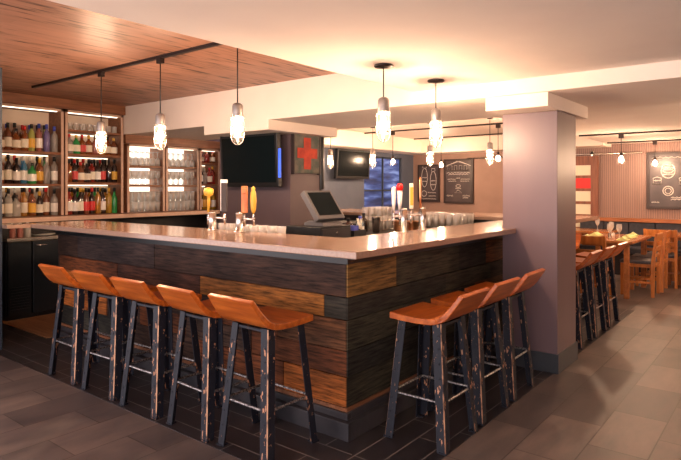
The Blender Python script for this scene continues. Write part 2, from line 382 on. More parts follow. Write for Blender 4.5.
# ---------------------------------------------------------------- stools
def leg_mesh(sx, sy, b=(.203,.198), t=(.148,.140), zt=.690):
    w, th, ch = .054, .006, .005
    prof = [(ch,0),(w,0),(w,th),(th,th),(th,w),(0,w),(0,ch)]
    g = MB(); lo = []; hi = []
    for (u, v) in prof:
        lo.append((sx*(b[0]-u), sy*(b[1]-v), 0.004)); hi.append((sx*(t[0]-u), sy*(t[1]-v), zt))
    n = len(prof); vs = lo + hi
    g.add(vs, [tuple(range(n))], 0); g.add(vs, [tuple(range(n, 2*n))], 0)
    for i in range(n):
        edge = i == n-1
        g.add(vs, [(i, (i+1)%n, n+(i+1)%n, n+i)], 1 if edge else 0)
    x0, y0 = sx*(b[0]+.004), sy*(b[1]+.004); x1, y1 = sx*(b[0]-.042), sy*(b[1]-.042)
    g.box(min(x0,x1), max(x0,x1), min(y0,y1), max(y0,y1), .003, .011, 0)
    for zz in [.12,.2,.36,.44,.52,.59]:       # bolt heads
        f = zz/zt; cx = b[0]+(t[0]-b[0])*f; cy = b[1]+(t[1]-b[1])*f
        g.box(*sorted((sx*(cx-.028), sx*(cx-.018))), *sorted((sy*(cy+.003), sy*(cy-.002))), zz-.005, zz+.005, 0)
        g.box(*sorted((sx*(cx+.003), sx*(cx-.002))), *sorted((sy*(cy-.028), sy*(cy-.018))), zz+.03, zz+.04, 0)
    return g
def make_stool(label, loc, rz):
    t = thing('bar_stool', label, 'bar stool', loc, rz)
    top_ = [(.172,.726),(.10,.721),(.03,.716),(-.03,.715),(-.08,.718),(-.12,.726)]
    bot = [(-.128,.692),(-.08,.684),(0,.682),(.10,.685),(.172,.690)]
    part('seat', MB().extr(top_+bot, -.190, .190), M['seat'], t, .004)
    bt = [(-.12,.726),(-.148,.738),(-.172,.755),(-.195,.778),(-.218,.806),(-.245,.843),(-.262,.868)]
    bb = [(-.290,.857),(-.272,.832),(-.245,.792),(-.222,.760),(-.198,.732),(-.168,.708),(-.128,.692)]
    g = MB().extr(bt+bb, -.190, .190)
    g.v = [(x*(1-max(0, min(1, (z-.74)/.13))*.07), y, z) for x, y, z in g.v]
    part('backrest', g, M['seat'], t, .006)
    for sx in (-1,1):
        for sy in (-1,1): part('leg', leg_mesh(sx, sy), [M['leg'], M['legedge']], t)
    zr = .265; f = zr/.690; ax = .203-.053*f-.012; ay = .198-.053*f-.012
    for (p, q) in [((-ax,-ay),(ax,-ay)),((-ax,ay),(ax,ay)),((-ax,-ay),(-ax,ay)),((ax,-ay),(ax,ay))]:
        pts = [(p[0]+(q[0]-p[0])*k/24, p[1]+(q[1]-p[1])*k/24, zr) for k in range(25)]
        part('footrest_rung', MB().tube(pts, [.0085 if k%2 else .006 for k in range(25)], 6), M['rung'], t)
    for yy in (-.135,.10): part('apron_bar', MB().box(-.135,.135,yy,yy+.035,.668,.682), M['leg'], t)
    return t
lefts = [(2.30,2.335,-1.5,'orange wooden bar stool on the left bar side, nearest the bar corner'),
         (2.29,2.80,-3,'low-backed orange stool on the left bar side, second from the bar corner'),
         (2.29,3.32,1,'wooden stool in the middle of the five along the left bar side'),
         (2.29,3.82,2,'wooden stool on the left bar side, second from the far left end'),
         (2.29,4.33,0,'leftmost wooden stool, at the far end of the left bar side')]
proto = make_stool(lefts[0][3], (lefts[0][0], lefts[0][1], .003), -PI/2+math.radians(lefts[0][2]))
for x, y, a, lab in lefts[1:]: dup(proto, (x, y, .003), -PI/2+math.radians(a), lab)
proto['group'] = 'bar stools around the bar'
rights = [(2.98,1.668,0,'orange wooden bar stool nearest the camera on the right bar side'),
          (3.475,1.675,-1,'middle wooden stool of three left of the mauve column'),
          (3.965,1.68,1,'wooden stool standing closest to the mauve column on its left'),
          (5.55,1.685,1,'wooden stool just right of the mauve column, nearest the camera there'),
          (6.03,1.68,0,'second wooden stool behind the mauve column on the right'),
          (6.56,1.68,-1,'farthest wooden stool in the row behind the mauve column')]
for x, y, a, lab in rights: dup(proto, (x, y, .003), math.radians(a), lab, 'bar stools around the bar')
dup(proto, (7.36, 2.30, 0.003), PI/2, 'wooden stool at the far bar end, its back seen past the column', 'bar stools around the bar')
dup(proto, (7.36, 2.84, 0.003), PI/2, 'wooden stool mostly hidden behind the column at the far bar side', 'bar stools around the bar')
for o in COL.objects:
    if o.name.startswith('bar_stool'): o['group'] = 'bar stools around the bar'

# ---------------------------------------------------------------- pendants and tracks
def make_pendant(name, label, ztop, zglass, canopy, loc):
    """loc = point on the ceiling; zglass = height of jar top below the ceiling"""
    t = thing(name, label, 'pendant lamp', loc)
    L = ztop - zglass
    if canopy: part('canopy', MB().lathe([(.0,0),(.062,0),(.064,-.008),(.058,-.016),(.012,-.022),(.0,-.022)], 24), M['bronze'], t)
    else: part('track_adapter', MB().box(-.018,.018,-.03,.03,-.062,-.022), M['bronze'], t)
    part('cord', MB().tube([(0,0,-.02),(0,0,-L-.005)], .0045, 6), M['cord'], t)
    c = -L
    part('socket', MB().lathe([(.0,c+.004),(.018,c+.004),(.034,c-.006),(.038,c-.02),(.040,c-.085),(.036,c-.095),(0,c-.095)], 16), M['pewter'], t)
    g = MB(); g.open = True
    g.lathe([(.037,c-.094),(.042,c-.12),(.043,c-.20),(.041,c-.235),(.032,c-.262),(.015,c-.278),(.001,c-.281)][::-1], 16)
    part('glass_shade', g, M['lampglass'], t)
    g = MB()
    for zz, rr_ in ((c-.10,.044),(c-.17,.0465),(c-.235,.0465)):
        g.tube([(rr_*math.cos(2*PI*k/16), rr_*math.sin(2*PI*k/16), zz) for k in range(16)],   .0026, 4, closed=True)
    for k in range(4):
        a = PI/4+k*PI/2; ca, sa = math.cos(a), math.sin(a)
        g.tube([(r_*ca, r_*sa, z_) for r_, z_ in ((.041,c-.085),(.046,c-.12),(.047,c-.23),(.037,c-.268),(.018,c-.288),(.0,c-.294))],   .0026, 4)
    part('wire_guard', g, M['pewter'], t)
    b = part('bulb', MB().lathe([(.001,c-.222),(.014,c-.216),(.022,c-.198),(.024,c-.175),(.018,c-.15),(.011,c-.13),(.010,c-.096)], 12), M['bulb'], t)
    return t
# two on canopies over the right leg
p = make_pendant('pendant_lamp', 'caged jar pendant on round black canopy, nearer of the two on the white ceiling', ZW, 2.04, True, (3.16,2.13,ZW))
dup(p, (3.85,2.12,ZW), None, 'caged jar pendant on round black canopy, one nearer the mauve column')
def track(x, y0, y1, z, label):
    t = thing('light_track', label, 'light track', (x, y0, z))
    part('rail', MB().box(-.018,.018,0,y1-y0,-.022,0), M['bronze'], t)
    part('end_cap', MB().box(-.020,.020,-.006,.0,-.024,0), M['black'], t); part('end_cap', MB().box(-.020,.020,y1-y0,y1-y0+.006,-.024,0), M['black'], t)
    return t
track(2.76, 2.62, 6.30, ZP, 'black light track running across the plank ceiling')
q = make_pendant('pendant_lamp', 'caged jar pendant under the plank ceiling, largest and rightmost of three', ZP, 2.045, False, (2.76,3.11,ZP))
dup(q, (2.76,4.04,ZP), None, 'caged jar pendant in the middle of three under the plank ceiling')
dup(q, (2.76,4.95,ZP), None, 'leftmost caged jar pendant, in front of the bottle shelves')
q2 = make_pendant('pendant_lamp', 'caged jar pendant over the back bar, beside the mauve column', ZR, 2.04, False, (7.2,3.16,ZR))
dup(q2, (7.2,4.06,ZR), None, 'caged jar pendant over the back bar, in front of left chalkboard')
dup(q2, (7.2,5.05,ZR), None, 'caged jar pendant over back bar, in front of the blue window wall')
dup(q2, (7.0,5.72,ZR), None, 'caged jar pendant beside the red cross picture')
track(7.2, 2.8, 5.90, ZR, 'light track in the recess, nearest one behind the beam')
track(8.25, 2.52, 5.95, ZR, 'long light track across the recess, second behind the beam')
track(9.85, 2.52, 5.90, ZR, 'light track across the recess nearest the chalkboard wall')
track(8.62, -.6, 2.42, ZF, 'light track above dining tables, nearer of the two at right')
track(10.3, -.6, 2.44, ZF, 'light track close to the ribbed wall at right')
def make_spot(label, zc, zb, loc):
    t = thing('bulb_pendant', label, 'pendant lamp', loc); c = zb-zc
    part('track_adapter', MB().box(-.022,.022,-.03,.03,-.075,-.022), M['bronze'], t)
    part('cord', MB().tube([(0,0,-.07),(0,0,c+.06)], .005, 6), M['cord'], t)
    part('socket', MB().lathe([(0,c+.10),(.012,c+.10),(.022,c+.085),(.024,c+.045),(0,c+.045)], 12), M['bronze'], t)
    g = MB(); g.open = True
    g.lathe([(.024,c+.05),(.036,c+.02),(.052,c-.03),(.056,c-.05)][::-1], 14); part('glass_shade', g, M['lampglass'], t)
    part('bulb', MB().lathe([(.001,c-.034),(.02,c-.028),(.030,c-.008),(.028,c+.012),(.015,c+.036),(.012,c+.045)], 12), M['bulb'], t)
    return t
s1 = make_spot('bare bulb pendant glowing in front of the blue window', ZR, 1.88, (8.25,5.37,ZR))
dup(s1, (9.85,5.31,ZR), None, 'bare bulb pendant glowing between the two chalkboards')
dup(s1, (8.25,3.49,ZR), None, 'bare bulb pendant close to the left edge of the mauve column')
s2 = make_spot('bare bulb pendant in front of the ribbed wall beside the barn door', ZF, 1.83, (8.62,1.87,ZF))
dup(s2, (10.3,1.74,ZF), None, 'bare bulb pendant in front of the large right chalkboard')
# unseen fill lamps added behind and beside the camera to brighten the room
for i, (x, y) in enumerate([(-.6,.3),(.2,2.1)]):
    z = ZW if x < 4.2 else ZF
    dup(p, (x,y,ZW), None, ['added fill jar pendant on canopy directly over the viewer','added fill jar pendant on canopy over aisle left of viewer'][i])

for (x, y), lab in zip([(6.3,-.15),(7.9,-.6),(6.7,-1.3),(9.2,-1.4),(8.62,.1),(10.3,.0)], ['added fill bulb pendant off to the right just behind the beam','added fill bulb pendant off to the right before the dining tables','added fill bulb pendant off to the right nearest the wide beam','added fill bulb pendant off to the right near the wall bench','added fill bulb pendant on the nearer dining track, off to the right','added fill bulb pendant on the far dining track, off to the right']):
    dup(s2, (x,y,ZF), None, lab)  # unseen bulb lamps added to brighten the right side and its ceiling

# ---------------------------------------------------------------- back shelves
YF, YB = 6.97, 7.31
def shelf_unit(name, label, x0, x1, levels, ztop, edge='shelfedge', back='cream'):
    t = thing(name, label, 'shelving', ((x0+x1)/2, YF, 0)); w = (x1-x0)/2
    z0 = 1.112
    for s in (-1, 1): part('side_panel', MB().box(*sorted((s*w, s*(w-.022))), .0, YB-YF, z0, ztop), M['shelfwood'], t, .002)
    part('front_trim', MB().box(-w,-w+.03,-.012,0,z0,ztop).box(w-.03,w,-.012,0,z0,ztop).box(-w,w,-.012,0,ztop-.03,ztop), M[edge], t)
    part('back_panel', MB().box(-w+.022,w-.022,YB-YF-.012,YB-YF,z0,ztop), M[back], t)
    part('top_panel', MB().box(-w+.022,w-.022,0,YB-YF-.012,ztop-.02,ztop), M['shelfwood'], t)
    for z in levels: part('shelf', MB().box(-w+.022,w-.022,.004,YB-YF-.012,z-.03,z), M['shelfwood'], t, .002)
    part('added_light_strip', MB().box(-w+.05,w-.05,.05,.065,ztop-.032,ztop-.021), M['led'], t)  # hidden strips added to make the shelves look lit
    for z in levels: part('added_light_strip', MB().box(-w+.05,w-.05,YB-YF-.05,YB-YF-.04,z-.040,z-.031), M['led'], t)
    return t
U1 = shelf_unit('bottle_shelf', 'tall wooden bottle shelf at the far left end', 2.47, 3.40, [1.49,1.872], 2.395)
U2 = shelf_unit('bottle_shelf', 'tall wooden bottle shelf left of the glass shelves', 3.42, 4.19, [1.51,1.865,2.16], 2.395)
U3 = shelf_unit('glass_shelf', 'lower wooden shelf of stacked glasses, left one', 4.25, 4.83, [1.483,1.745], 2.028, back='added_glow')
U4 = shelf_unit('glass_shelf', 'lower wooden shelf of stacked glasses, right one', 4.85, 5.42, [1.483,1.745], 2.028, back='added_glow')
U5 = shelf_unit('corner_shelf', 'narrow open bottle shelf next to the wall television', 5.44, 5.82, [1.50,1.82], 2.028)
bc = thing('back_counter', 'brown wooden ledge under the bottle shelves', 'counter', (2.2, 6.74, 0))
part('ledge', MB().box(0, 3.60, 0, .57, 1.062, 1.110), M['shelfwood'], bc, .004)
part('edge_strip', MB().box(0, 3.60, -.012, 0, 1.058, 1.108), M['shelfedge'], bc)
part('back_support', MB().box(0, 3.60, .52, .57, .013, 1.062), M['dark_cabinet'], bc)
fr = thing('bar_fridge', 'black under-counter fridge with steel top at far left', 'fridge', (2.62, 6.60, 0.012))
part('body', MB().box(.0, 1.9, .03, .64, 0, .85), M['fridge'], fr)
part('steel_top', MB().box(-.01, 1.92, -.02, .64, .85, .885), M['steel'], fr, .003)
g = MB().box(.01, .245, .0, .03, .05, .84)
for k in range(9): g.box(.03, .225, -.006, 0, .10+k*.03, .115+k*.03)
part('louvred_panel', g, M['fridge'], fr)
for k in range(3):
    d = part('door', MB().box(.26+k*.55, .80+k*.55, -.012, .03, .05, .84), M['fridge'], fr, .004)
    part('handle', MB().tube([(.29+k*.55,-.012,.80),(.29+k*.55,-.035,.80),(.40+k*.55,-.035,.80),(.40+k*.55,-.012,.80)], .006), M['steel'], d)
part('kick_plate', MB().box(.01, 1.89, .04, .06, 0, .05), M['black'], fr)

# bottles
GL = {}
def glasscol(c, rough=.12, tr=.35):
    k = (c, rough)
    if k not in GL:
        m = mat('bottle_glass_%d' % len(GL), (*c,1), rough, trans=0, spec=.8); m_ = bsdf(m); m_.inputs['Coat Weight'].default_value = .4
        if max(c) > .4: m = thin_glass('clear_bottle_%d' % len(GL), tuple(min(1, v*1.25+.08) for v in c)+(1,), .35, .38, (*[v*.9 for v in c],1))
        GL[k] = m
    return GL[k]
CL = {'amber':(.50,.16,.03),'dark':(.025,.014,.012),'brown':(.16,.05,.02),'red':(.55,.04,.02),'green':(.03,.30,.08),'clear':(.62,.58,.55),
      'blue':(.10,.42,.68),'violet':(.35,.30,.62),'gold':(.72,.38,.06),'yellow':(.78,.50,.06),'white':(.80,.76,.70),'dkgreen':(.02,.07,.03),'pink':(.65,.28,.22),'olive':(.35,.38,.10)}
PR = {'round':[(.0,0),(.036,0),(.039,.006),(.039,.165),(.034,.19),(.015,.215),(.0135,.27)],
      'tall':[(.0,0),(.033,0),(.036,.006),(.036,.19),(.030,.215),(.0135,.245),(.0125,.295)],
      'squat':[(.0,0),(.042,0),(.046,.008),(.046,.115),(.040,.145),(.018,.17),(.015,.215)],
      'wine':[(.0,0),(.034,0),(.037,.006),(.037,.18),(.030,.205),(.015,.235),(.0135,.30)],
      'slim':[(.0,0),(.028,0),(.031,.006),(.030,.17),(.022,.21),(.0125,.24),(.0125,.30)]}
BM = {}
ROOM = {1.8725:.46, 1.4905:.335, 1.1105:.335, 1.8655:.245, 1.5105:.305, 1.8205:.19, 1.5005:.275}
def bottle(kind, c, cap, lab, x, y, z, label, group):
    pr = PR[kind]; h = pr[-1][1]; rb = pr[2][0]
    key = (kind, c, cap, lab)
    if key not in BM:
        a = MB().lathe(pr, 12).mesh('bottle_body', glasscol(CL[c]))
        cp = MB().lathe([(.0,h-.035),(.0165,h-.035),(.0165,h+.012),(.014,h+.015),(0,h+.015)], 10).mesh('cap', {'black':M['black'],'blue':BLUECAP,'red':REDCAP,'gold':M['yellow'],'white':M['white']}[cap])
        g = MB(); z0, z1 = h*.14, h*.50
        seg = 9; vs = []
        for zz in (z0, z1):
            for k in range(seg): 
                an = -PI/2 + (k/(seg-1)-.5)*PI*1.25; vs.append(((rb+.0012)*math.cos(an), (rb+.0012)*math.sin(an), zz))
        g.add(vs, [(k, k+1, seg+k+1, seg+k) for k in range(seg-1)], smooth=True)
        lm = {'cream':M['paper'],'white':M['white'],'black':M['black'],'yellow':M['yellow'],'red':REDCAP}[lab] if lab else None
        BM[key] = (a, cp, g.mesh('paper_label', lm) if lm else None)
    a, cp, lb = BM[key]
    t = thing('bottle', label, 'bottle', (x, y, z), R.uniform(-.5,.5), group)
    link('glass_body', a, t); link('cap', cp, t)
    if lb: link('paper_label', lb, t)
    t.scale = (1.06, 1.06, min(R.uniform(1.0, 1.13), ROOM.get(z, .4)/(h+.015))); return t
BLUECAP = mat('blue_cap', (.05,.08,.5,1), .4); REDCAP = mat('red_cap', (.6,.02,.02,1), .4)
def row(x0, x1, z, items, where, group, y=7.055, back=True):
    n = len(items); st = (x1-x0)/n
    for i, (k, c, cap, lab) in enumerate(items):
        lb = ('%s %s bottle, %s cap%s, %s from left, %s' % ({'round':'rounded','tall':'tall','squat':'squat','wine':'slender','slim':'slim'}[k], {'dkgreen':'dark green','dark':'dark brown'}.get(c, c), cap, (', %s label' % lab) if lab else '', ORD[i], where))
        bottle(k, c, cap, lab, x0+st*(i+.5)+R.uniform(-.004,.004), y+R.uniform(-.008,.012), z, lb, group)
    if back:
        for i in range(n-1):
            k, c, cap, lab = items[(i*3+2) % n]; k = R.choice(['tall','wine','slim']) if z < 2 else k
            lb = 'rear %s bottle, %s cap, %s from left, %s' % ({'dkgreen':'dark green','dark':'dark brown'}.get(c, c), cap, ORD[i], where)
            bottle(k, c, cap, lab, x0+st*(i+1), y+.145+R.uniform(0,.008), z, lb, group)
W1 = 'leftmost unit'
row(2.68,3.37,1.8725,[('squat','brown','black','cream'),('round','brown','black','cream'),('squat','amber','black','cream'),('round','amber','red','cream'),('tall','olive','black','yellow'),('tall','pink','blue','white'),('tall','violet','blue',None),('round','clear','blue',None)],'top shelf, '+W1,'bottles on the top left shelf')
row(2.68,3.37,1.4905,[('tall','brown','red','cream'),('tall','dark','black','cream'),('round','dark','black','white'),('tall','blue','white','white'),('squat','green','black','white'),('round','amber','gold','yellow'),('round','clear','white',None),('tall','clear','black','white')],'middle shelf, '+W1,'bottles on the middle left shelf')
row(2.68,3.37,1.1105,[('tall','dark','white','cream'),('round','white','black','cream'),('squat','white','black',None),('tall','gold','black','cream'),('round','amber','black','yellow'),('round','dark','gold','cream'),('wine','brown','red','cream'),('round','clear','black','white')],'bottom ledge, '+W1,'bottles on the bottom left ledge')
W2 = 'second unit'
row(3.47,4.15,1.8655,[('squat','clear','red','cream'),('squat','green','gold','cream'),('squat','amber','red','red'),('round','amber','gold','cream'),('squat','pink','black',None),('squat','gold','red','cream'),('round','amber','black','cream'),('squat','brown','gold','cream')],'top shelf, '+W2,'bottles on the upper second shelf', back=False)
row(3.47,4.15,1.5105,[('round','amber','black',None),('round','dark','red','red'),('squat','brown','red','cream'),('squat','dark','black','cream'),('round','red','black','cream'),('round','dark','black','white'),('tall','dark','black','red'),('tall','dark','black',None),('tall','dark','black','yellow')],'middle shelf, '+W2,'bottles on the middle second shelf')
row(3.47,4.15,1.1105,[('wine','red','black','white'),('wine','dark','black','white'),('wine','dark','gold','cream'),('wine','brown','black','red'),('wine','dark','red','red'),('tall','gold','black',None),('wine','dark','black','white'),('tall','yellow','gold',None),('wine','green','black',None)],'bottom ledge, '+W2,'bottles on the bottom second ledge')
W3 = 'narrow corner shelf'
row(5.48,5.80,1.8205,[('squat','red','red','cream'),('squat','red','gold',None),('round','amber','red','cream')],'top, '+W3,'bottles on the corner shelf', back=False)
row(5.48,5.80,1.5005,[('round','dark','black','white'),('squat','clear','white',None),('squat','red','red','cream'),('round','red','gold',None)],'middle, '+W3,'bottles on the corner shelf', back=False)
row(5.48,5.80,1.1105,[('wine','dkgreen','gold','white'),('round','yellow','black','yellow'),('tall','gold','gold',None),('round','yellow','black','white')],'bottom, '+W3,'bottles on the corner shelf', back=False)
# small bottles on the fridge
for i,(x,c,k) in enumerate([(2.72,'pink','round'),(2.80,'pink','round'),(2.88,'white','round')]):
    b = bottle(k,c,'white',None,x,6.72,.8975,['small pink bottle at far left on the fridge top','small pink bottle in the middle of three on fridge top','small white bottle beside the plate on fridge top'][i],None); b.scale=(.85,.85,.55)
solid('plate','shallow cream plate on the steel fridge top','plate',MB().lathe([(0,0),(.07,0),(.14,.018),(.142,.022),(.07,.006),(0,.005)],24),M['white'],(3.06,6.74,.8975))

# glassware
def glass_mesh(kind):
    g = MB(); g.open = True
    if kind == 'pint': g.lathe([(.001,.006),(.026,.006),(.036,.14)],12).lathe([(.001,0),(.026,0),(.0385,.14),(.036,.14)],12)
    if kind == 'short': g.lathe([(.001,0),(.031,0),(.036,.085)],12)
    if kind == 'wine_up': g.lathe([(.001,.003),(.034,.0),(.006,.01),(.0045,.075),(.02,.09),(.037,.125),(.036,.17),(.031,.195)],12)
    if kind == 'wine_down': g.lathe([(.031,0),(.036,.025),(.037,.07),(.02,.105),(.0045,.12),(.006,.185),(.034,.195),(.001,.192)],12)
    return g.mesh(kind+'_glass', M['glassware'])
GMESH = {k: glass_mesh(k) for k in ('pint','short','wine_up','wine_down')}
def glassgrid(kind, xs, ys, zs, label, group, name='drinking_glass'):
    for z in zs:
        for y in ys:
            for x in xs:
                o = link(name, GMESH[kind], None, (x+R.uniform(-.003,.003), y, z)); o.rotation_euler = (0,0,R.uniform(0,3)); tag(o, label, 'glass', group)
def xs(x0, x1, n): return [x0+(x1-x0)*(i+.5)/n for i in range(n)]
for (a, b, w) in ((4.275,4.805,'left glass shelf unit'),(4.875,5.395,'right glass shelf unit')):
    glassgrid('wine_down', xs(a,b,6), (7.03,7.13,7.23), (1.7455,), 'upturned clear wine glass on the top shelf of the '+w, 'wine glasses, top of '+w, 'wine_glass')
    glassgrid('wine_up', xs(a,b,6), (7.03,7.13,7.23), (1.4835,), 'upright clear wine glass on the middle shelf of the '+w, 'wine glasses, middle of '+w, 'wine_glass')
    glassgrid('pint', xs(a,b,6), (7.03,7.13), (1.1105,1.2515), 'clear pint glass stacked at the foot of the '+w, 'pint glasses, foot of '+w, 'pint_glass')
glassgrid('short', xs(3.47,4.15,8), (7.04,), (2.1605,), 'small tumbler in the high row above the second bottle shelf', 'small tumblers on the high shelf', 'tumbler')
glassgrid('pint', [3.11], [3.02+.095*i for i in range(8)], (1.0155,), 'short pint glass in the single row behind the left beer taps', 'glasses behind the left beer taps', 'pint_glass')

# glass rack and right-hand glasses
rk = thing('glass_rack', 'wire rack full of pint glasses behind the right counter', 'rack', (4.92, 3.37, 1.0105))
g = MB()
for z in (.01,.10):
    g.tube([(-.17,-.12,z),(.17,-.12,z),(.17,.14,z),(-.17,.14,z)], .004, 5, closed=True)
for i in range(7):
    for yy in (-.12,.14): g.tube([(-.17+.34*i/6,yy,.004),(-.17+.34*i/6,yy,.10)], .0025, 4)
for i in range(6): g.tube([(-.17+.34*i/5,-.12,.006),(-.17+.34*i/5,.14,.006)], .0025, 4)
part('wire_basket', g, M['steel'], rk)
glassgrid('pint', [4.80+.08*i for i in range(4)], (3.295,3.375,3.455), (1.019,), 'pint glass stacked in the wire rack left of the right beer taps', 'pint glasses in the wire rack', 'pint_glass')
glassgrid('short', [4.80+.08*i for i in range(4)], (3.295,3.375,3.455), (1.160,), 'short tumbler on top of the pint glasses in the wire rack', 'tumblers on the wire rack', 'tumbler')
glassgrid('pint', [5.68,5.77,5.86,5.95,6.04], [2.88+.082*k for k in range(8)], (1.0105,), 'pint glass standing right of the right beer taps', 'glasses right of the beer taps', 'pint_glass')
solid('copper_pot','round copper pot on the work counter between the right taps','pot',MB().lathe([(0,0),(.07,0),(.075,.02),(.075,.10),(.079,.105),(.072,.105),(.07,.01),(0,.01)],20),M['copper'],(4.86,3.06,1.0105))
solid('copper_pot','second copper pot beside the first, nearer the column','pot',MB().lathe([(0,0),(.06,0),(.066,.02),(.066,.09),(.070,.095),(.062,.095),(.06,.01),(0,.01)],20),M['copper'],(5.06,3.06,1.0105))

# ---------------------------------------------------------------- beer taps
def tap(label, loc, rz, handles, hgt=.135, r=.03):
    """handles: list of (offset, kind) along local x; spout points to local -y... towards the bartender"""
    t = thing('beer_tap', label, 'beer tap', loc, rz)
    part('tower', MB().lathe([(0,0),(r+.012,0),(r+.012,.006),(r,.01),(r,hgt),(r+.004,hgt+.004),(r*.6,hgt+.014),(0,hgt+.016)], 20), M['steel'], t)
    for off, kind in handles:
        f = part('faucet', MB().tube([(0,0,hgt*.72),(off*.6,0,hgt*.72),(off,0,hgt*.70),(off*1.08,0,hgt*.35)], [.010,.010,.009,.008], 8).tube([(off,0,hgt*.66),(off,0,hgt*.72+.045)], [.010,.005], 8).lathe([(0,0),(.014,.002),(.014,.018),(0,.02)], 10, (off,0,hgt*.66)), M['chrome'], t)
        z0 = hgt*.72+.045
        if kind == 'plank': part('handle', MB().box(off-.024,off+.024,-.012,.012,z0,z0+.20).box(off-.02,off+.02,-.016,.016,z0+.14,z0+.185), M['taporange'], t, .006)
        if kind == 'yellow': part('handle', MB().lathe([(0,0),(.010,0),(.02,.03),(.024,.09),(.020,.15),(.012,.17),(.016,.185),(0,.20)], 12, (off,0,z0)), M['yellow'], t)
        if kind == 'board': part('handle', MB().extr([(-.012,0),(.012,0),(.012,.225),(-.012,.225)], off-.022, off+.022, 0, Matrix.Translation((0,0,z0))), M['boardframe'], t, .004); part('handle_face', MB().box(off-.026,off-.022,-.014,.014,z0+.01,z0+.225).box(off-.026,off+.024,-.014,.014,z0+.225,z0+.25), M['white'], t)
        if kind == 'disc': part('handle', MB().lathe([(0,0),(.010,0),(.012,.10),(.012,.12),(.034,.13),(.040,.155),(.034,.18),(0,.19)], 14, (off,0,z0)), M['yellow'], t)
        if kind == 'white': part('handle', MB().lathe([(0,0),(.008,0),(.014,.05),(.018,.15),(.014,.17),(0,.175)], 12, (off,0,z0)), M['white'], t)
        if kind == 'redtop':
            part('handle', MB().lathe([(0,0),(.010,0),(.016,.06),(.020,.145),(0,.146)], 12, (off,0,z0)), M['white'], t)
            part('handle_tip', MB().lathe([(0,.146),(.024,.146),(.026,.175),(.018,.195),(0,.20)], 12, (off,0,z0)), M['red'], t)
        if kind == 'gold': part('handle', MB().box(off-.015,off+.015,-.010,.010,z0,z0+.20), M['paper'], t, .006); part('handle_label', MB().box(off-.012,off+.012,-.0115,.0115,z0+.03,z0+.17), M['yellow'], t)
        if kind == 'copper': part('handle', MB().lathe([(0,0),(.008,0),(.010,.10),(.012,.20),(.008,.24),(0,.25)], 10, (off,0,z0)), M['copper'], t)
    return t
AL = -.90
tap('steel beer tap on left bar leg with yellow disc and dark board handles', (2.87,3.52,1.1165), AL, [(-.03,'disc'),(.09,'board')])
tap('steel beer tap on left bar leg with orange plank and yellow handles', (2.88,3.22,1.1165), AL, [(.035,'plank'),(.10,'yellow')])
tap('steel beer tap on right bar leg with white and red-topped handles', (3.62,2.26,1.1165), AL+.1, [(-.075,'white'),(-.03,'redtop')], .165, .024)
tap('steel beer tap on right bar leg with gold and copper handles', (3.88,2.25,1.1165), AL+.1, [(-.09,'gold'),(-.02,'copper')], .165, .026)

# ---------------------------------------------------------------- till
cd = thing('cash_drawer', 'dark cash drawer box under the till screen', 'cash drawer', (3.52, 2.97, 1.0105))
part('body', MB().box(0,.40,.012,.40,0,.115), M['black'], cd, .003)
dr = part('drawer_front', MB().box(.012,.388,0,.012,.015,.10), M['dark_cabinet'], cd, .002)
part('drawer_lock', MB().lathe([(0,0),(.012,0),(.012,.004),(0,.004)],12,M4=Matrix.Translation((.2,0,.06)) @ Matrix.Rotation(PI/2,4,'X')), M['steel'], dr)
pos = thing('till_screen', 'grey point-of-sale touch screen tilted back on the cash drawer', 'till', (3.74, 3.12, 1.126), .0)
T = Matrix.Translation((0,.01,.165)) @ Matrix.Rotation(math.radians(-36),4,'X')
part('base', MB().extr([(-.10,0),(.12,0),(.12,.025),(.05,.05),(-.08,.03)],-.13,.13), mat('pos_grey',(.10,.095,.10,1),.45), pos, .005)
part('neck', MB().extr([(.0,.03),(.08,.03),(.08,.16),(.02,.16)],-.05,.05), bpy.data.materials['pos_grey'], pos)
part('housing', MB().box(-.175,.175,-.02,.035,-.14,.15,M4=T), bpy.data.materials['pos_grey'], pos, .008)
part('display', MB().box(-.145,.145,-.0235,-.0195,-.105,.125,M4=T), M['blackgloss'], pos)
pole = thing('wall_pole', 'slim black pole fixed beside the red cross picture', 'pole', (5.245, 4.44, 0))
part('tube', MB().tube([(0,0,1.01),(0,0,2.146)], .016, 10), M['black'], pole)
part('speaker_box', MB().lathe([(0,1.42),(.034,1.42),(.036,1.43),(.036,2.05),(.034,2.06),(0,2.06)],14,(0,-.01,0)), M['black'], pole, .006)
# island clutter
for i,(x,y,c,cap,sc) in enumerate([(4.20,3.22,'dark','black',.55),(4.30,3.16,'blue','blue',.6),(4.42,3.25,'dark','black',.62),(4.62,3.35,'dark','black',.65)]):
    b = bottle('round',c,cap,'white' if i==1 else None,x,y,1.0105,['small dark bottle right behind the till screen','small blue bottle among the bar tools','dark mixer bottle left of the steel shaker','dark mixer bottle right of the steel shaker'][i],None); b.scale=(1,1,sc)
solid('shaker','steel cocktail shaker cup on the bar island','cup',MB().lathe([(0,0),(.032,0),(.044,.15),(.046,.155),(.041,.155),(.03,.01),(0,.01)],18),M['steel'],(4.56,3.16,1.0105))
cdy = thing('straw_caddy', 'dark caddy of blue napkins and straws beside the till', 'caddy', (4.10,3.06,1.0105))
part('tray', MB().box(-.09,.09,-.05,.05,0,.06).box(-.003,.003,-.05,.05,.06,.07), M['black'], cdy)
part('napkins', MB().box(-.08,-.01,-.04,.04,.06,.10), mat('blue_napkin',(.06,.08,.45,1),.6), cdy)
g = MB()
for k in range(7): g.tube([(.02+.009*k,R.uniform(-.03,.03),.05),(.02+.009*k+R.uniform(-.01,.01),R.uniform(-.04,.04),.16)],.003,5)
part('straws', g, M['paper'], cdy)

